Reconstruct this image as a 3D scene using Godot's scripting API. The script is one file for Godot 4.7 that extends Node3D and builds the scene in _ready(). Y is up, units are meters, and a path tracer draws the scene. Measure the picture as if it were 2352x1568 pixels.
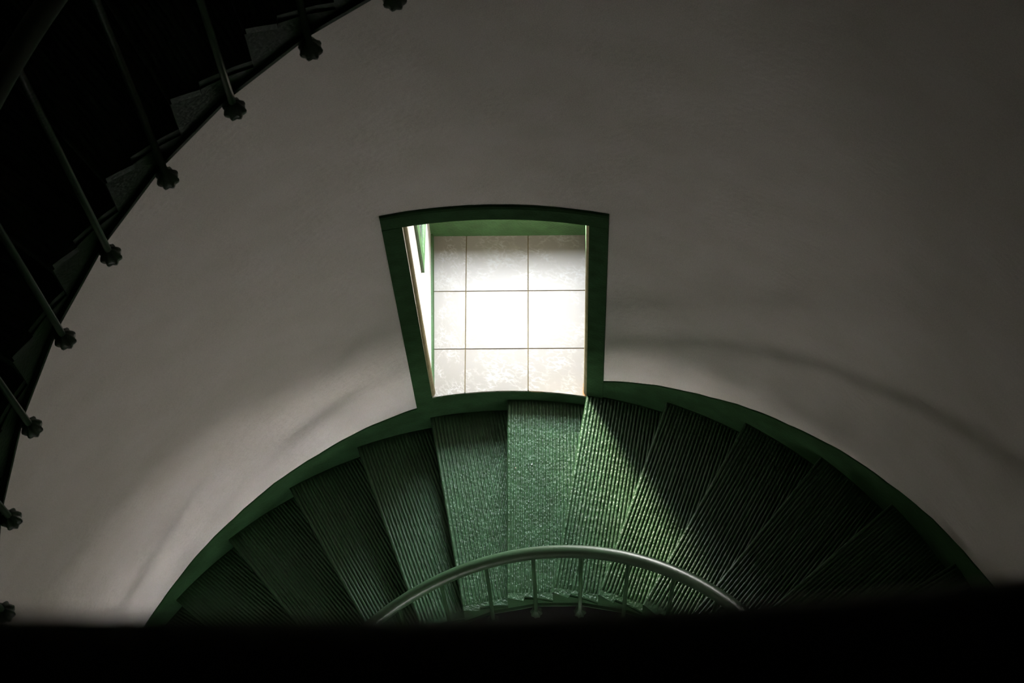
extends Node3D
# Inside a round lighthouse tower: looking down over a handrail at a green iron spiral stair and a deep tiled window.
# Plan units: the tower's inner radius at the lower stair is 2; S turns them into metres. Angles run clockwise from -Z, seen from above.

const S := 1.36
const STEP := 0.17376        # angle of one step
const RISE := 0.13253        # rise of one step
const TH0 := -0.33397        # angle of nosing 0
const PHI0 := -0.22583       # angle of baluster 0
const RI := 1.10266          # radius of the treads' inner edge
const RN := 1.07289          # radius of balusters and handrail
const RAIL := 0.65905        # height of the handrail over the nosing line
const R_OUT := 2.86          # outside of the wall
const Z_FLOOR := -2.2  # set high, to hide the lit wall further down the well
const Z_CEIL := 9.3
const K_FIRST := -16
const K_LAST := 62
# every painted part of the stair, the casings and the skirting have this one green
const STAIR_GREEN := Color(0.183, 0.295, 0.188)
const AM := -0.15667         # bearing of the window in view

var rng := RandomNumberGenerator.new()
var M := {}
var names := {}

# ------------------------------------------------------------------ helpers
func wall_r(z: float) -> float: return 2.0 - 0.01462 * z
func ring(z: float) -> float: return 0.006 * z
func P(r: float, a: float, z: float) -> Vector3: return Vector3(r * sin(a), z, -r * cos(a)) * S
func along(a: float, x: float, y: float, z: float) -> Vector3:   # x out along the bearing a, y clockwise across it
	return Vector3(x * sin(a) + y * cos(a), z, -x * cos(a) + y * sin(a)) * S
func new_st() -> SurfaceTool:
	var st := SurfaceTool.new()
	st.begin(Mesh.PRIMITIVE_TRIANGLES)
	return st
func tri(st: SurfaceTool, a: Vector3, b: Vector3, c: Vector3, inside: Vector3) -> void:
	if (c - a).cross(b - a).dot((a + b + c) / 3.0 - inside) < 0.0:
		var t := b
		b = c
		c = t
	st.add_vertex(a)
	st.add_vertex(b)
	st.add_vertex(c)
func quad(st: SurfaceTool, a: Vector3, b: Vector3, c: Vector3, d: Vector3, inside: Vector3) -> void:
	tri(st, a, b, c, inside)
	tri(st, a, c, d, inside)
func flat(st: SurfaceTool) -> void: st.set_smooth_group(-1)
func block(st: SurfaceTool, c: Array) -> void:   # eight corners: four of one end, then the four opposite them
	var mid := Vector3.ZERO
	for p in c: mid += p / 8.0
	flat(st)
	quad(st, c[0], c[1], c[2], c[3], mid)
	quad(st, c[4], c[5], c[6], c[7], mid)
	for i in 4:
		var j := (i + 1) % 4
		quad(st, c[i], c[j], c[4 + j], c[4 + i], mid)
func bevel_box(st: SurfaceTool, o: Vector3, ex: Vector3, ey: Vector3, ez: Vector3, b: float) -> void:
	# box from corner o along ex, ey, ez whose upper (ey) rim is chamfered by b
	var ux := ex.normalized() * b
	var uy := ey.normalized() * b
	var uz := ez.normalized() * b
	var low := [o, o + ex, o + ex + ez, o + ez]
	var up := [o + ey - uy, o + ex + ey - uy, o + ex + ez + ey - uy, o + ez + ey - uy]
	var top := [o + ey + ux + uz, o + ex + ey - ux + uz, o + ex + ez + ey - ux - uz, o + ez + ey + ux - uz]
	var mid := o + (ex + ey + ez) / 2.0
	flat(st)
	quad(st, low[0], low[1], low[2], low[3], mid)
	quad(st, top[0], top[1], top[2], top[3], mid)
	for i in 4:
		var j := (i + 1) % 4
		quad(st, low[i], low[j], up[j], up[i], mid)
		quad(st, up[i], up[j], top[j], top[i], mid)
func sweep(st: SurfaceTool, pts: Array, radius: float, sides: int, caps := true) -> void:
	st.set_smooth_group(0)
	var rings := []
	for i in pts.size():
		var t: Vector3 = (pts[mini(i + 1, pts.size() - 1)] - pts[maxi(i - 1, 0)]).normalized()
		var u := t.cross(Vector3.UP)
		if u.length() < 0.01: u = Vector3.RIGHT
		u = u.normalized()
		var v := u.cross(t)
		var r := []
		for k in sides:
			var a := TAU * k / sides
			r.append(pts[i] + (u * cos(a) + v * sin(a)) * radius)
		rings.append(r)
	for i in rings.size() - 1:
		var mid: Vector3 = (pts[i] + pts[i + 1]) / 2.0
		for k in sides:
			var j := (k + 1) % sides
			quad(st, rings[i][k], rings[i][j], rings[i + 1][j], rings[i + 1][k], mid)
	if caps:
		flat(st)
		for e in [0, rings.size() - 1]:
			var other: Vector3 = pts[1] if e == 0 else pts[pts.size() - 2]
			for k in sides: tri(st, pts[e], rings[e][k], rings[e][(k + 1) % sides], other)
func lathe(st: SurfaceTool, at: Vector3, profile: Array, sides: int, lobes := 0, amount := 0.0) -> void:   # profile of (radius, height)
	st.set_smooth_group(0)
	for i in profile.size() - 1:
		var p: Vector2 = profile[i]
		var q: Vector2 = profile[i + 1]
		for k in sides:
			var a := TAU * k / sides
			var b := TAU * (k + 1) / sides
			var fa := 1.0 + amount * cos(lobes * a)
			var fb := 1.0 + amount * cos(lobes * b)
			quad(st, at + Vector3(cos(a) * p.x * fa, p.y, sin(a) * p.x * fa), at + Vector3(cos(b) * p.x * fb, p.y, sin(b) * p.x * fb),
				at + Vector3(cos(b) * q.x * fb, q.y, sin(b) * q.x * fb), at + Vector3(cos(a) * q.x * fa, q.y, sin(a) * q.x * fa), at + Vector3(0, (p.y + q.y) / 2.0, 0))
func build(st: SurfaceTool, called: String, m: Material, parent: Node = self) -> MeshInstance3D:
	st.index()
	st.generate_normals()
	var o := MeshInstance3D.new()
	o.mesh = st.commit()
	o.material_override = m
	o.name = called
	parent.add_child(o, true)
	return o
func tag(o: Node, label := "", category := "", group := "", kind := "") -> Node:
	for p in [["label", label], ["category", category], ["group", group], ["kind", kind]]:
		if p[1]: o.set_meta(p[0], p[1])
	return o
func thing(called: String) -> Node3D:
	var o := Node3D.new()
	o.name = called
	add_child(o, true)
	return o

# ------------------------------------------------------------------ materials
func noise_tex(size: int, freq: float, seed_: int, low: Color, high: Color, octaves := 4, kind := FastNoiseLite.TYPE_SIMPLEX_SMOOTH) -> ImageTexture:
	var n := FastNoiseLite.new()
	n.noise_type = kind
	n.seed = seed_
	n.frequency = freq
	n.fractal_octaves = octaves
	var grey := n.get_seamless_image(size, size)
	var im := Image.create(size, size, false, Image.FORMAT_RGB8)
	for y in size:
		for x in size:
			im.set_pixel(x, y, low.lerp(high, grey.get_pixel(x, y).r))
	return ImageTexture.create_from_image(im)
func bump_tex(size: int, freq: float, seed_: int, strength: float, octaves := 4) -> ImageTexture:
	var n := FastNoiseLite.new()
	n.seed = seed_
	n.frequency = freq
	n.fractal_octaves = octaves
	var im := n.get_seamless_image(size, size)
	im.convert(Image.FORMAT_RGBA8)
	im.bump_map_to_normal_map(strength)
	return ImageTexture.create_from_image(im)
func paint(c: Color, rough: float, tex: Texture2D, bump: Texture2D, scale: float, depth: float) -> StandardMaterial3D:
	var m := StandardMaterial3D.new()
	m.albedo_color = c
	m.albedo_texture = tex
	m.roughness = rough
	m.metallic_specular = 0.35
	m.uv1_triplanar = true
	m.uv1_world_triplanar = true
	m.uv1_scale = Vector3.ONE * scale
	if bump:
		m.normal_enabled = true
		m.normal_texture = bump
		m.normal_scale = depth
	return m
func materials() -> void:
	var mottle := noise_tex(512, 0.012, 5, Color(0.78, 0.76, 0.72), Color(1, 1, 1), 5)
	var lumps := bump_tex(512, 0.05, 8, 6.0, 3)
	var grit := bump_tex(512, 0.09, 11, 3.0, 4)
	M.green = paint(STAIR_GREEN, 0.40, mottle, lumps, 1.6, 0.55)
	M.rail = paint(STAIR_GREEN, 0.38, mottle, grit, 1.2, 0.18)
	M.rail.metallic_specular = 0.5
	M.rod = paint(STAIR_GREEN, 0.34, mottle, grit, 1.2, 0.3)
	M.trim = paint(STAIR_GREEN, 0.6, mottle, grit, 1.0, 0.3)
	M.trim.metallic_specular = 0.12
	M.joinery = paint(Color(0.245, 0.375, 0.22), 0.45, mottle, grit, 1.1, 0.35)
	# limewashed plaster: faint blotches over a sandy grain
	var n := FastNoiseLite.new()
	n.seed = 21
	n.frequency = 0.006
	n.fractal_octaves = 5
	n.domain_warp_enabled = true
	n.domain_warp_amplitude = 40.0
	var g := n.get_seamless_image(1024, 1024)
	n.seed = 22
	n.frequency = 0.35
	n.domain_warp_enabled = false
	var f := n.get_seamless_image(1024, 1024)
	var im := Image.create(1024, 1024, false, Image.FORMAT_RGB8)
	for y in 1024:
		for x in 1024:
			var b := g.get_pixel(x, y).r
			var t := 0.93 + 0.07 * b + 0.2 * (f.get_pixel(x, y).r - 0.5)
			im.set_pixel(x, y, Color(t, t * (0.995 - 0.004 * b), t * (0.975 + 0.015 * b)))
	M.plaster = paint(Color(0.9, 0.873, 0.86), 0.9, ImageTexture.create_from_image(im), grit, 0.42, 0.25)
	M.white = paint(Color(0.93, 0.925, 0.91), 0.8, ImageTexture.create_from_image(im), grit, 0.8, 0.2)
	M.bead = paint(Color(0.62, 0.59, 0.47), 0.8, mottle, grit, 1.5, 0.3)
	M.iron = paint(Color(0.16, 0.2, 0.16), 0.6, mottle, grit, 1.0, 0.3)
	M.grout = paint(Color(0.45, 0.40, 0.28), 0.9, mottle, grit, 2.0, 0.3)
	M.dark_floor = paint(Color(0.09, 0.09, 0.09), 0.85, mottle, grit, 0.7, 0.4)  # floor: the darkness of the well put into a near-black colour
	M.chip = paint(Color(0.95, 0.95, 0.93), 0.5, mottle, grit, 1.0, 0.1)
	M.chip_pink = paint(Color(0.92, 0.72, 0.66), 0.5, mottle, grit, 1.0, 0.1)
	var pane := StandardMaterial3D.new()
	pane.albedo_color = Color(0.9, 0.95, 0.92, 0.08)
	pane.transparency = BaseMaterial3D.TRANSPARENCY_ALPHA
	pane.roughness = 0.03
	M.glass = pane
	M.tiles = []
	for i in 3: M.tiles.append(tile_material(40 + i, false))
	M.tile_rust = tile_material(43, true)
func tile_material(seed_: int, rust: bool) -> StandardMaterial3D:
	var a := FastNoiseLite.new()
	a.seed = seed_
	a.frequency = 0.011
	a.fractal_octaves = 5
	a.domain_warp_enabled = true
	a.domain_warp_amplitude = 55.0
	a.domain_warp_frequency = 0.012
	var b := FastNoiseLite.new()
	b.seed = seed_ + 9
	b.frequency = 0.004
	var im := Image.create(512, 512, false, Image.FORMAT_RGB8)
	for y in 512:
		for x in 512:
			var v := absf(a.get_noise_2d(x * 0.75 + y * 0.45, y * 1.5 - x * 0.5))
			var vein := pow(clampf(1.0 - v * 3.6, 0.0, 1.0), 1.6) * clampf(0.55 + b.get_noise_2d(x, y) * 1.9, 0.0, 1.0)
			var c := Color(0.49, 0.462, 0.42).lerp(Color(0.60, 0.588, 0.555), vein)
			c = c.lerp(Color(0.48, 0.46, 0.41), clampf(b.get_noise_2d(y + 300, x) * 0.7, 0.0, 0.5))
			if rust:   # iron stain in the corner by the jamb
				var d := (512.0 - x) / 34.0 + maxf(0.0, (330.0 - y) / 70.0) + a.get_noise_2d(x * 2.0, y * 2.0) * 0.9
				c = c.lerp(Color(0.62, 0.37, 0.09), clampf(1.5 - d * 1.1, 0.0, 0.92))
			im.set_pixel(x, y, c)
	var m := StandardMaterial3D.new()
	m.albedo_texture = ImageTexture.create_from_image(im)
	m.roughness = 0.42
	return m

# ------------------------------------------------------------------ tower
func tower_wall() -> void:
	# Solid wall with two openings. Each opening: inner edge angles, outer edge angles, foot inside and outside, head.
	var holes := []
	for w in WINDOWS:
		var ho := asin(0.352 / R_OUT)
		holes.append({"a0": w.a - 0.16815, "a1": w.a + 0.16815, "b0": w.a - ho, "b1": w.a + ho, "z0": w.z, "y0": w.z + 0.068, "z1": w.z + 1.7085})
	var N := 150
	var inner := []
	for i in N: inner.append(TAU * i / N - PI)
	var outer := inner.duplicate()
	for h in holes:
		for e in [["a0", "a1", 0], ["b0", "b1", 1]]:
			var list: Array = inner if e[2] == 0 else outer
			var keep := []
			for v in list:
				if absf(v - h[e[0]]) > 0.012 and absf(v - h[e[1]]) > 0.012: keep.append(v)
			keep.append(h[e[0]])
			keep.append(h[e[1]])
			keep.sort()
			if e[2] == 0: inner = keep
			else: outer = keep
	inner.append(inner[0] + TAU)
	outer.append(outer[0] + TAU)
	var st := new_st()
	for side in 2:
		var angs: Array = inner if side == 0 else outer
		var zs := [Z_FLOOR - 0.1, Z_CEIL + 0.1]
		for h in holes: zs += [h.z0 if side == 0 else h.y0, h.z1]
		for z in range(-2, 9): zs.append(float(z) + 0.513)
		zs.sort()
		for i in angs.size() - 1:
			var a: float = angs[i]
			var b: float = angs[i + 1]
			for j in zs.size() - 1:
				var z0: float = zs[j]
				var z1: float = zs[j + 1]
				var cut := false
				for h in holes:
					var h0: float = h.a0 if side == 0 else h.b0
					var h1: float = h.a1 if side == 0 else h.b1
					var f: float = h.z0 if side == 0 else h.y0
					var mid := (a + b) / 2.0
					if mid > h0 and mid < h1 and (z0 + z1) / 2.0 > f and (z0 + z1) / 2.0 < h.z1: cut = true
				if cut: continue
				st.set_smooth_group(1 + side)
				var c := [P(wall_r(z0), a, z0), P(wall_r(z0), b, z0), P(wall_r(z1), b, z1), P(wall_r(z1), a, z1)] if side == 0 else [P(R_OUT, a, z0), P(R_OUT, b, z0), P(R_OUT, b, z1), P(R_OUT, a, z1)]
				quad(st, c[0], c[1], c[2], c[3], P(2.4, (a + b) / 2.0, (z0 + z1) / 2.0))
	# reveals
	for h in holes:
		flat(st)
		var mid := P(2.4, (h.a0 + h.a1) / 2.0, (h.z0 + h.z1) / 2.0)
		for s in [["a0", "b0"], ["a1", "b1"]]:
			var i0: float = h[s[0]]
			var o0: float = h[s[1]]
			var out_of_hole := mid + (P(2.4, i0, 0.0) - P(2.4, (h.a0 + h.a1) / 2.0, 0.0)) * 9.0
			quad(st, P(wall_r(h.z0), i0, h.z0), P(wall_r(h.z1), i0, h.z1), P(R_OUT, o0, h.z1), P(R_OUT, o0, h.y0), out_of_hole)
		var n := 12
		for i in n:
			var t0 := float(i) / n
			var t1 := float(i + 1) / n
			quad(st, P(wall_r(h.z0), lerpf(h.a0, h.a1, t0), h.z0), P(wall_r(h.z0), lerpf(h.a0, h.a1, t1), h.z0), P(R_OUT, lerpf(h.b0, h.b1, t1), h.y0), P(R_OUT, lerpf(h.b0, h.b1, t0), h.y0), mid + Vector3.DOWN * 9.0)
			quad(st, P(wall_r(h.z1), lerpf(h.a0, h.a1, t0), h.z1), P(wall_r(h.z1), lerpf(h.a0, h.a1, t1), h.z1), P(R_OUT, lerpf(h.b0, h.b1, t1), h.z1), P(R_OUT, lerpf(h.b0, h.b1, t0), h.z1), mid + Vector3.UP * 9.0)
	tag(build(st, "wall_round", M.plaster), "white plastered curved inside wall of the round tower", "", "", "structure")
	for e in [["floor", Z_FLOOR - 0.12, M.dark_floor], ["ceiling", Z_CEIL, M.iron]]:
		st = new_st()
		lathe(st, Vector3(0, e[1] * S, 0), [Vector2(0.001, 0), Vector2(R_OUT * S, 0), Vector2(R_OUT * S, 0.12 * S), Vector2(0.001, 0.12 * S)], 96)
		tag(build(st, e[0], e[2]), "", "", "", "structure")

func curved_board(st: SurfaceTool, a0: float, a1: float, z0: float, z1: float, proud: float, n: int, chamfer := 0.006) -> void:
	# a board that follows the inside of the wall
	var prof := [Vector2(-0.01, z0), Vector2(proud - chamfer, z0), Vector2(proud, z0 + chamfer), Vector2(proud, z1 - chamfer), Vector2(proud - chamfer, z1), Vector2(-0.01, z1)]
	flat(st)
	for i in n:
		var a := lerpf(a0, a1, float(i) / n)
		var b := lerpf(a0, a1, float(i + 1) / n)
		var mid := P(wall_r(z0) - proud / 2.0, (a + b) / 2.0, (z0 + z1) / 2.0)
		for j in prof.size():
			var p: Vector2 = prof[j]
			var q: Vector2 = prof[(j + 1) % prof.size()]
			quad(st, P(wall_r(p.y) - p.x, a, p.y), P(wall_r(p.y) - p.x, b, p.y), P(wall_r(q.y) - q.x, b, q.y), P(wall_r(q.y) - q.x, a, q.y), mid)
	for a in [a0, a1]:
		var mid := P(wall_r(z0) - proud / 2.0, (a0 + a1) / 2.0, (z0 + z1) / 2.0)
		for j in range(1, prof.size() - 1):
			var c := []
			for q in [prof[0], prof[j], prof[j + 1]]: c.append(P(wall_r(q.y) - q.x, a, q.y))
			tri(st, c[0], c[1], c[2], mid)

func skirting() -> void:
	# painted band that climbs the wall beside the treads; left open where the window casing stands
	var st := new_st()
	flat(st)
	var list := []
	for i in range(K_FIRST * 6, K_LAST * 6 + 1): list.append(i / 6.0)
	for e in [-0.16815, 0.16815]: list.append((AM + e - TH0) / STEP)
	list.sort()
	for i in list.size() - 1:
		var s0: float = list[i]
		var s1: float = list[i + 1]
		if s1 - s0 < 0.0001: continue
		var a := TH0 + s0 * STEP
		var b := TH0 + s1 * STEP
		var w0 := 0.004 * sin(s0 * 5.1) + 0.003 * sin(s0 * 13.7)
		var w1 := 0.004 * sin(s1 * 5.1) + 0.003 * sin(s1 * 13.7)
		var t0 := s0 * RISE + 0.158 + w0
		var t1 := s1 * RISE + 0.158 + w1
		if a > AM - 0.1682 and b < AM + 0.1682:
			t0 = 0.2350
			t1 = 0.2350
		var l0 := s0 * RISE - 0.19
		var l1 := s1 * RISE - 0.19
		block(st, [P(wall_r(l0) + 0.01, a, l0), P(wall_r(t0) + 0.01, a, t0), P(wall_r(t0) - 0.006, a, t0), P(wall_r(l0) - 0.006, a, l0),
			P(wall_r(l1) + 0.01, b, l1), P(wall_r(t1) + 0.01, b, t1), P(wall_r(t1) - 0.006, b, t1), P(wall_r(l1) - 0.006, b, l1)])
	tag(build(st, "baseboard_stair", M.trim), "green skirting band climbing the white wall along the treads", "", "", "structure")

const WINDOWS := [{"a": AM, "z": 0.2354, "h": 1.36}, {"a": 2.12, "z": -0.6, "h": 0.98}, {"a": 2.75, "z": -0.05, "h": 0.9}, {"a": -2.8, "z": 0.05, "h": 0.9}]  # first one is in view; the others are unseen, added to light the wall

func window_unit(n: int) -> void:
	var a: float = WINDOWS[n - 1].a
	var z: float = WINDOWS[n - 1].z
	var z1 := z + 1.7085
	var r0 := wall_r(z) * cos(0.16815)         # distance of the opening's inner corners along the bearing
	var rs := wall_r(z)
	# casing on the wall face
	var c := thing("trim_%d" % n)
	tag(c, "green painted casing round the deep window opening", "", "", "structure")
	var jog := 0.0369
	for e in [[a - 0.16815 - jog, a - 0.16815], [a + 0.16815, a + 0.16815 + jog * 0.94]]:
		var st := new_st()
		curved_board(st, e[0], e[1], z - 0.1, z1, 0.012, 3)
		build(st, "jamb_board", M.trim, c)
	var st2 := new_st()
	curved_board(st2, a - 0.16815 - jog, a + 0.16815 + jog * 0.94, z1, z1 + 0.093, 0.016, 14)
	build(st2, "head_board", M.trim, c)
	# the window itself
	var w := thing("window_%d" % n)
	tag(w, "deep window recess with marbled sill tiles and green painted frame", "", "", "structure")
	var slope := tan(deg_to_rad(5.0))
	var sill := func(d: float, y: float, up: float) -> Vector3: return along(a, rs + d, y, z + maxf(d, -0.1) * slope + up)
	# bedding under the tiles, cut to the curve of the wall at its front
	var st3 := new_st()
	flat(st3)
	var seg := 12
	for i in seg:
		var y0 := lerpf(-0.334, 0.334, float(i) / seg)
		var y1 := lerpf(-0.334, 0.334, float(i + 1) / seg)
		var f0 := sqrt(rs * rs - y0 * y0) - rs
		var f1 := sqrt(rs * rs - y1 * y1) - rs
		block(st3, [sill.call(f0, y0, -0.03), sill.call(f0, y0, 0.004), sill.call(f1, y1, 0.004), sill.call(f1, y1, -0.03),
			sill.call(0.74, y0 * 1.045, -0.03), sill.call(0.74, y0 * 1.045, 0.004), sill.call(0.74, y1 * 1.045, 0.004), sill.call(0.74, y1 * 1.045, -0.03)])
	build(st3, "sill_bed", M.grout, w)
	# nine tiles
	var cols := [-0.347, -0.192, 0.0805, 0.347]
	var rows := [-0.05, 0.183, 0.448, 0.712]
	for r in 3:
		for q in 3:
			var g := 0.0022
			var y0: float = cols[q] + g
			var y1: float = cols[q + 1] - g
			var d0: float = rows[r] + g
			var d1: float = rows[r + 1] - g
			var st := new_st()
			flat(st)
			var m := 4 if r == 0 else 2
			var lift := 0.008 + 0.0008 * rng.randf()
			var half := func(d: float) -> float: return 0.3325 + 0.0195 * d
			for i in m:
				for side in 1:
					var u0 := float(i) / m
					var u1 := float(i + 1) / m
					var pts := []
					for uu in [u0, u1]:
						var y := lerpf(y0, y1, uu)
						var df := d0
						if r == 0:
							var yc := clampf(y, -0.333, 0.333)
							df = sqrt(rs * rs - yc * yc) - rs - 0.006
						var lim0: float = half.call(df)
						var lim1: float = half.call(d1)
						pts.append([Vector2(clampf(y, -lim0, lim0), df), Vector2(clampf(y, -lim1, lim1), d1), uu])
					var v := []
					var t := []
					for pp in pts:
						for e in 2:
							v.append(sill.call(pp[e].y, pp[e].x, lift))
							t.append(Vector2(pp[2], 1.0 - (pp[e].y - rows[r]) / (rows[r + 1] - rows[r])) if r > 0 else Vector2(pp[2], 1.0 - (pp[e].y + 0.08) / 0.263))
					for k in [0, 1, 3, 0, 3, 2]:
						st.set_uv(t[k])
						st.add_vertex(v[k])
					# front, back and side edges of the tile
					for e in [[0, 2], [1, 3]]:
						var lo := Vector3.DOWN * 0.016
						st.set_uv(t[e[0]])
						quad(st, v[e[0]], v[e[1]], v[e[1]] + lo, v[e[0]] + lo, (v[0] + v[3]) / 2.0)
					if i == 0: quad(st, v[0], v[1], v[1] + Vector3.DOWN * 0.016, v[0] + Vector3.DOWN * 0.016, (v[0] + v[3]) / 2.0)
					if i == m - 1: quad(st, v[2], v[3], v[3] + Vector3.DOWN * 0.016, v[2] + Vector3.DOWN * 0.016, (v[0] + v[3]) / 2.0)
			build(st, "tile", M.tile_rust if r == 0 and q == 2 else M.tiles[[2, 0, 1, 1, 2, 2, 1, 0, 2][r * 3 + q]], w)
	# green strip along the foot of the left reveal, plaster bead at its inner edge
	for e in [-1.0, 1.0]:
		var st := new_st()
		block(st, [along(a, rs - 0.02, e * 0.334, z), along(a, rs - 0.02, e * 0.322, z), along(a, rs - 0.02, e * 0.328, z + 0.03), along(a, rs - 0.02, e * 0.334, z + 0.03),
			along(a, rs + 0.72, e * 0.352, z + 0.06), along(a, rs + 0.72, e * 0.334, z + 0.06), along(a, rs + 0.72, e * 0.341, z + 0.095), along(a, rs + 0.72, e * 0.352, z + 0.095)])
		build(st, "sill_edge_strip", M.joinery, w)
	# rounded plaster beads where the reveals meet the wall face
	for e in [-1.0, 1.0]:
		var st := new_st()
		st.set_smooth_group(0)
		for i in 5:
			var b0 := PI / 2.0 * i / 5.0
			var b1 := PI / 2.0 * (i + 1) / 5.0
			var q := []
			for bb in [b0, b1]:
				var dd := -0.031 + 0.02 * (1.0 - cos(bb))
				var yy := 0.334 - 0.015 * sin(bb)
				q.append(along(a, rs + dd, e * yy, z + 0.008))
				q.append(along(a, rs + dd, e * yy, z1))
			quad(st, q[0], q[1], q[3], q[2], along(a, rs + 0.05, e * 0.4, z + 0.8))
		for bb in [0.0, 1.0]:
			flat(st)
		quad(st, along(a, rs - 0.011, e * 0.319, z + 0.008), along(a, rs - 0.011, e * 0.319, z1), along(a, rs - 0.004, e * 0.336, z1), along(a, rs - 0.004, e * 0.336, z + 0.008), along(a, rs - 0.02, e * 0.34, z + 0.8))
		build(st, "reveal_bead", M.bead, w)
	# frame at the outer end
	var box := func(called: String, m: Material, d0: float, d1: float, y0: float, y1: float, za: float, zb: float, parent: Node) -> MeshInstance3D:
		var st := new_st()
		var o := along(a, rs + d0, y0, za)
		bevel_box(st, o, along(a, rs + d0, y1, za) - o, along(a, rs + d0, y0, zb) - o, along(a, rs + d1, y0, za) - o, 0.006)
		return build(st, called, m, parent)
	var zb := z + 0.045
	box.call("lower_panel", M.joinery, 0.706, 0.78, -0.36, 0.36, zb, z + 0.44, w)
	box.call("bottom_rail", M.joinery, 0.70, 0.79, -0.36, 0.36, z + 0.44, z + 0.51, w)
	box.call("frame_head", M.joinery, 0.71, 0.78, -0.36, 0.36, z + WINDOWS[n - 1].h, z1 + 0.01, w)
	for e in [-1.0, 1.0]:
		box.call("frame_jamb", M.joinery, 0.71, 0.78, e * 0.33 if e > 0 else -0.36, 0.36 if e > 0 else -0.33, z + 0.50, z + WINDOWS[n - 1].h + 0.01, w)
	# two casements folded back against the reveals
	for e in [-1.0, 1.0]:
		var sash := thing_part("sash", w)
		var d0 := 0.25
		var d1 := 0.70
		var za := z + 0.66
		var zc := z + 1.30
		var yb: float = 0.327
		var parts := [["sash_stile", d0, d0 + 0.05, za, zc], ["sash_stile", d1 - 0.05, d1, za, zc], ["sash_rail", d0 + 0.05, d1 - 0.05, za, za + 0.06], ["sash_rail", d0 + 0.05, d1 - 0.05, zc - 0.05, zc]]
		for q in parts:
			box.call(q[0], M.joinery, q[1], q[2], e * yb if e > 0 else -yb - 0.016, yb + 0.016 if e > 0 else -yb, q[3], q[4], sash)
		box.call("pane", M.glass, d0 + 0.05, d1 - 0.05, e * (yb + 0.006) if e > 0 else -yb - 0.009, yb + 0.009 if e > 0 else -yb - 0.006, za + 0.06, zc - 0.05, sash)

func thing_part(called: String, parent: Node) -> Node3D:
	var o := Node3D.new()
	o.name = called
	parent.add_child(o, true)
	return o

# ------------------------------------------------------------------ stair
func tread_outline(k: int) -> PackedVector2Array:   # (out along the nosing, clockwise behind it)
	var z := k * RISE
	var r := RI + ring(z)
	var back := STEP + 0.022
	var out := wall_r(z) + 0.004
	var p := PackedVector2Array()
	p.append(Vector2(r - 0.002, 0.0))
	for i in 9:
		var a := back * i / 8.0
		p.append(Vector2(out * cos(a), out * sin(a)))
	p.append(Vector2(r + 0.004, 0) .rotated(back))
	p.append(Vector2(r + 0.007, 0).rotated(STEP * 0.78))
	p.append(Vector2(r + 0.006, 0).rotated(STEP * 0.36))
	p.append(Vector2(r - 0.013, 0).rotated(STEP * 0.335))
	p.append(Vector2(r - 0.005, 0).rotated(STEP * 0.10))
	return p

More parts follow.
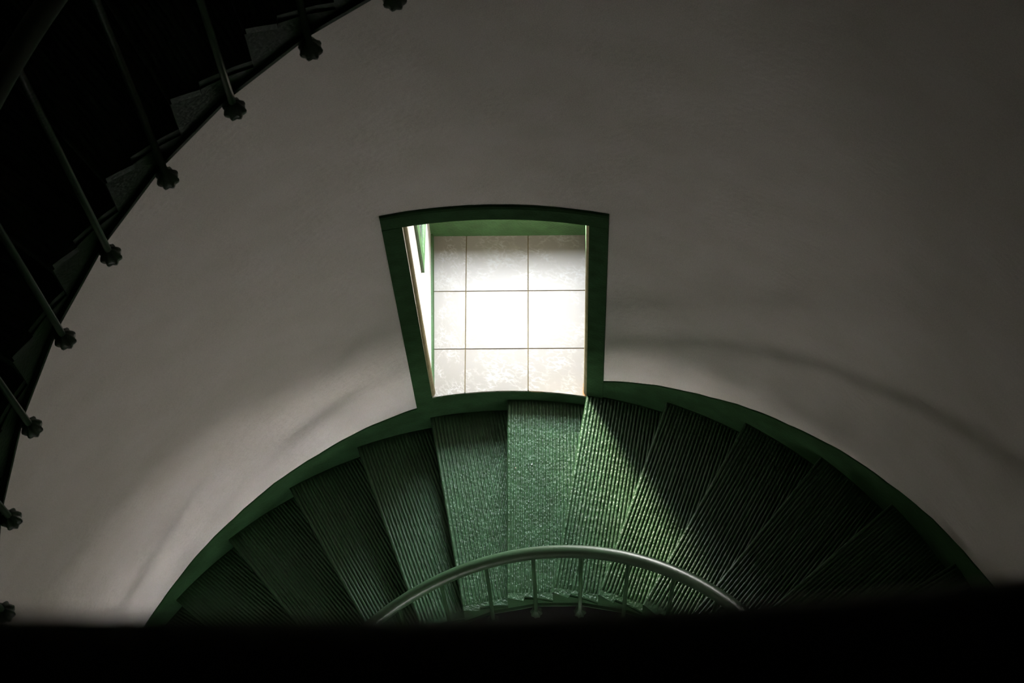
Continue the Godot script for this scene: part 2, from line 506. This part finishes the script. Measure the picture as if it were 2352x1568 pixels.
func tread(k: int, stair: Node, fine: int) -> void:
	var a := TH0 + k * STEP
	var z := k * RISE
	var th := 0.02
	var poly := tread_outline(k)
	var idx := Geometry2D.triangulate_polygon(poly)
	var st := new_st()
	flat(st)
	var cen := along(a + STEP / 2.0, 1.55, 0, z - th / 2.0)
	for i in range(0, idx.size(), 3):
		for lev in [z, z - th]:
			var c := []
			for j in 3: c.append(along(a, poly[idx[i + j]].x, poly[idx[i + j]].y, lev))
			tri(st, c[0], c[1], c[2], cen)
	var edge := new_st()
	flat(edge)
	for i in range(1, poly.size()):
		var p := poly[i]
		var q := poly[(i + 1) % poly.size()]
		quad(edge if i >= 10 else st, along(a, p.x, p.y, z), along(a, q.x, q.y, z), along(a, q.x, q.y, z - th), along(a, p.x, p.y, z - th), cen)
	# rounded nosing
	var x0 := RI + ring(z) - 0.002
	var x1 := wall_r(z) + 0.004
	st.set_smooth_group(3)
	var nn := 6
	for i in nn:
		var b0 := PI * i / nn
		var b1 := PI * (i + 1) / nn
		var cc := along(a, (x0 + x1) / 2.0, 0.0, z - th / 2.0 + 0.001)
		quad(st, along(a, x0, -sin(b0) * 0.006, z - th / 2.0 + cos(b0) * (th / 2.0)), along(a, x1, -sin(b0) * 0.006, z - th / 2.0 + cos(b0) * (th / 2.0)),
			along(a, x1, -sin(b1) * 0.006, z - th / 2.0 + cos(b1) * (th / 2.0)), along(a, x0, -sin(b1) * 0.006, z - th / 2.0 + cos(b1) * (th / 2.0)), cc)
	var plate := build(st, "tread", M.green, stair)
	build(edge, "tread_edge", M.rod, plate)
	# cast ribs along the nosing, thick with old paint
	var pitch := 0.0152
	var rib := new_st()
	rib.set_smooth_group(0)
	var j := 0
	var seg: float = [0.3, 0.05, 0.0105][fine]
	while true:
		var y := 0.0035 + j * pitch
		j += 1
		var xs := maxf(RI + ring(z) + 0.022, y / tan(STEP) - 0.01)
		var xe := sqrt(pow(wall_r(z), 2) - y * y) - 0.012
		if xs > xe - 0.03: break
		var n := maxi(2, int((xe - xs) / seg))
		var wide := 0.0056 + (0.0012 if j == 1 else 0.0)
		var prev := []
		for i in n + 1:
			var x := lerpf(xs, xe, float(i) / n)
			var end := 0.25 if i == 0 or i == n else 1.0
			var row := []
			var lump := rng.randf_range(0.72, 1.25) if fine == 2 else 1.0
			if fine == 2 and rng.randf() < 0.05: lump *= 1.35
			for q in [[-1.0, -0.1], [-0.82, 0.76], [0.0, 1.0], [0.82, 0.76], [1.0, -0.1]]:
				var hh: float = 0.0058 * q[1] * end * (lump if q[1] > 0 else 1.0)
				var ww: float = q[0] * wide * (0.92 + 0.12 * lump)
				if fine == 2 and q[1] > 0: hh *= rng.randf_range(0.85, 1.15)
				row.append(along(a, x, y + ww, z + hh))
			if i > 0:
				for e in 4:
					quad(rib, prev[e], prev[e + 1], row[e + 1], row[e], along(a, x, y, z - 0.01))
			prev = row
		if fine == 0 and j > 12: break
	if fine > 0:
		tag(build(rib, "ribs", M.green, plate), "", "", "", "stuff")

func riser(k: int, stair: Node) -> void:
	var a := TH0 + k * STEP
	var z := k * RISE
	var st := new_st()
	var x0 := RI + ring(z) + 0.006
	var x1 := wall_r(z) + 0.004
	var c := []
	for x in [x0, x1]:
		for q in [[0.010, z - 0.02], [0.020, z - 0.02], [0.020, z - RISE - 0.004], [0.010, z - RISE - 0.004]]:
			c.append(along(a, x, q[0], q[1]))
	block(st, c)
	build(st, "riser", M.green, stair)

func fascia(k: int, stair: Node) -> void:
	# string plate from baluster k-1 to baluster k: stepped top under two treads, sloping foot with a flange
	var ph := (PHI0 - TH0) / STEP
	var s0 := k - 1 + ph
	var s1 := k + ph
	var d := 0.172
	var st := new_st()
	var outline := [Vector2(s0 + 0.02, s0 * RISE - d + 0.004), Vector2(s1 + 0.03, s1 * RISE - d + 0.004), Vector2(s1 + 0.03, k * RISE - 0.02), Vector2(k - 0.02, k * RISE - 0.02), Vector2(k - 0.02, (k - 1) * RISE - 0.02), Vector2(s0 + 0.02, (k - 1) * RISE - 0.02)]
	var poly := PackedVector2Array(outline)
	var idx := Geometry2D.triangulate_polygon(poly)
	flat(st)
	var r0 := RI + ring(k * RISE) + 0.001
	var r1 := r0 + 0.012
	var am := TH0 + k * STEP
	# each plate is flat: a chord, so the outer corners stand on the circle
	var at := func(p: Vector2, r: float) -> Vector3:
		var aa := TH0 + p.x * STEP
		return P(r * cos(STEP / 2.0) / maxf(cos(aa - (TH0 + (k - 0.5 + ph) * STEP)), 0.9) + 0.002, aa, p.y)
	for i in range(0, idx.size(), 3):
		for e in [[r0, 9.0], [r1, 0.0]]:
			tri(st, at.call(poly[idx[i]], e[0]), at.call(poly[idx[i + 1]], e[0]), at.call(poly[idx[i + 2]], e[0]), P(e[1] if e[1] > 0 else 0.5, am, k * RISE))
	var cen: Vector3 = at.call(Vector2(k + 0.1, k * RISE - 0.1), (r0 + r1) / 2.0)
	for i in poly.size():
		var p := poly[i]
		var q := poly[(i + 1) % poly.size()]
		quad(st, at.call(p, r0), at.call(q, r0), at.call(q, r1), at.call(p, r1), cen)
	# flange at the foot
	var f := []
	for q in [outline[0], outline[1]]:
		f += [at.call(q, r0 - 0.012), at.call(q + Vector2(0, 0.012), r0 - 0.012), at.call(q + Vector2(0, 0.012), r0), at.call(q, r0)]
	block(st, f)
	# moulding below the tread line
	build(st, "string_plate", M.rod, stair)

func baluster(k: int, stair: Node) -> void:
	var a := PHI0 + k * STEP
	var z := k * RISE
	var r := RN + ring(z)
	var foot := P(r, a, z - 0.084)
	var top := P(r, a, z + RAIL + (PHI0 - TH0) / STEP * RISE - 0.018)
	var st := new_st()
	var rad := 0.0082 * S
	lathe(st, foot, [Vector2(0.0, 0), Vector2(rad, 0), Vector2(rad, top.y - foot.y - 0.035), Vector2(rad * 1.15, top.y - foot.y - 0.02), Vector2(rad * 1.9, top.y - foot.y), Vector2(0.0, top.y - foot.y + 0.004)], 10)
	var rod := build(st, "baluster", M.rod, stair)
	# cast rosette collar at the foot, bolted through the string plate
	st = new_st()
	var q := S * 0.0235
	lathe(st, foot + Vector3.DOWN * 0.025 * S, [Vector2(0.0, -0.012 * S), Vector2(q * 0.62, -0.010 * S), Vector2(q, 0.0), Vector2(q, 0.016 * S), Vector2(q * 0.78, 0.024 * S), Vector2(q * 0.6, 0.034 * S), Vector2(rad * 1.02, 0.040 * S)], 32, 8, 0.10)
	for i in (8 if k > -10 and k < 46 else 0):
		var b := TAU * i / 8.0
		lathe(st, foot + Vector3(cos(b) * q, -0.017 * S, sin(b) * q), [Vector2(0, -0.004 * S), Vector2(0.0036 * S, -0.0025 * S), Vector2(0.0036 * S, 0.0025 * S), Vector2(0, 0.004 * S)], 6)
	build(st, "collar", M.rod, rod)

func staircase() -> void:
	var stair := thing("spiral_staircase")
	tag(stair, "green painted cast iron spiral staircase with ribbed treads and round handrail", "staircase")
	for k in range(K_FIRST, K_LAST):
		var fine := 2 if k >= -6 and k <= 10 else 1 if k >= 26 and k <= 44 else 0
		tread(k, stair, fine)
		riser(k, stair)
		fascia(k, stair)
		baluster(k, stair)
	var pts := []
	for i in range((K_FIRST + 1) * 8, (K_LAST - 1) * 8):
		var s := i / 8.0
		pts.append(P(RN + ring(s * RISE), TH0 + s * STEP, s * RISE + RAIL))
	var st := new_st()
	sweep(st, pts, 0.0245 * S, 20)
	tag(build(st, "handrail", M.rail, stair), "round glossy green handrail tube")

func crumbs() -> void:
	# two tiny paint flakes lying on the brightest tread
	for e in [[1.0, 1.69, 0.1005, 0.0032, "white", M.chip], [1.0, 1.675, 0.031, 0.0022, "pale pink", M.chip_pink]]:
		var st := new_st()
		var k: float = e[0]
		var c := along(TH0 + k * STEP, e[1], e[2], k * RISE + 0.0058) - Vector3.ZERO
		lathe(st, c, [Vector2(0, -0.002), Vector2(e[3] * S * 0.9, -0.001), Vector2(e[3] * S, 0.0015), Vector2(e[3] * S * 0.5, 0.0035), Vector2(0, 0.004)], 9, 3, 0.2)
		tag(build(st, "paint_flake", e[5]), "tiny %s paint flake lying on the lit tread below the window" % e[4], "paint flake", "paint flakes on the lit tread")

func _ready() -> void:
	rng.seed = 4
	# camera: held out over the handrail of the next turn, looking steeply down across the well
	var cam := Camera3D.new()
	var right := Vector3(0.98666537, -0.02734403, -0.16044859)
	var up := Vector3(-0.13696461, 0.39308678, -0.90924335)
	var fwd := Vector3(-0.0879326, -0.91909471, -0.38409995)
	cam.transform = Transform3D(Basis(right, up, -fwd), Vector3(0.41645, 8.1132, 1.09396) * S)
	var lens := CameraAttributesPhysical.new()
	lens.frustum_focal_length = 12.0 * 4516.714 / 784.0
	lens.frustum_focus_distance = 10.2
	lens.frustum_near = 0.05
	lens.frustum_far = 200.0
	lens.exposure_aperture = 13.0
	cam.attributes = lens
	cam.fov = rad_to_deg(2.0 * atan(784.0 / 4516.714))
	cam.near = 0.05
	cam.far = 200.0
	add_child(cam)
	cam.make_current()
	# overcast daylight outside
	var we := WorldEnvironment.new()
	var env := Environment.new()
	env.tonemap_mode = Environment.TONE_MAPPER_LINEAR
	env.tonemap_exposure = 0.165
	env.background_mode = Environment.BG_SKY
	var sky := ProceduralSkyMaterial.new()
	sky.sky_top_color = Color(0.93, 0.96, 1.0)
	sky.sky_horizon_color = Color(1.0, 0.98, 0.95)
	sky.ground_horizon_color = Color(0.84, 0.83, 0.81)
	sky.ground_bottom_color = Color(0.78, 0.77, 0.75)
	sky.sky_energy_multiplier = 12.8
	sky.ground_energy_multiplier = 9.0
	env.sky = Sky.new()
	env.sky.sky_material = sky
	env.sdfgi_enabled = true
	env.ssao_enabled = true
	env.ssil_enabled = true
	we.environment = env
	add_child(we)
	# hazy sun standing to the left outside the window
	var sun := DirectionalLight3D.new()
	sun.look_at_from_position(Vector3.ZERO, along(AM, -1.0, 0.52, -0.66), Vector3.UP)
	sun.light_color = Color(1.0, 0.95, 0.86)
	sun.light_energy = 34.0
	sun.light_angular_distance = 10.0
	sun.shadow_enabled = true
	sun.sky_mode = DirectionalLight3D.SKY_MODE_LIGHT_ONLY
	add_child(sun)
	materials()
	tower_wall()
	skirting()
	window_unit(1)
	window_unit(2)
	window_unit(3)
	window_unit(4)
	staircase()
	crumbs()
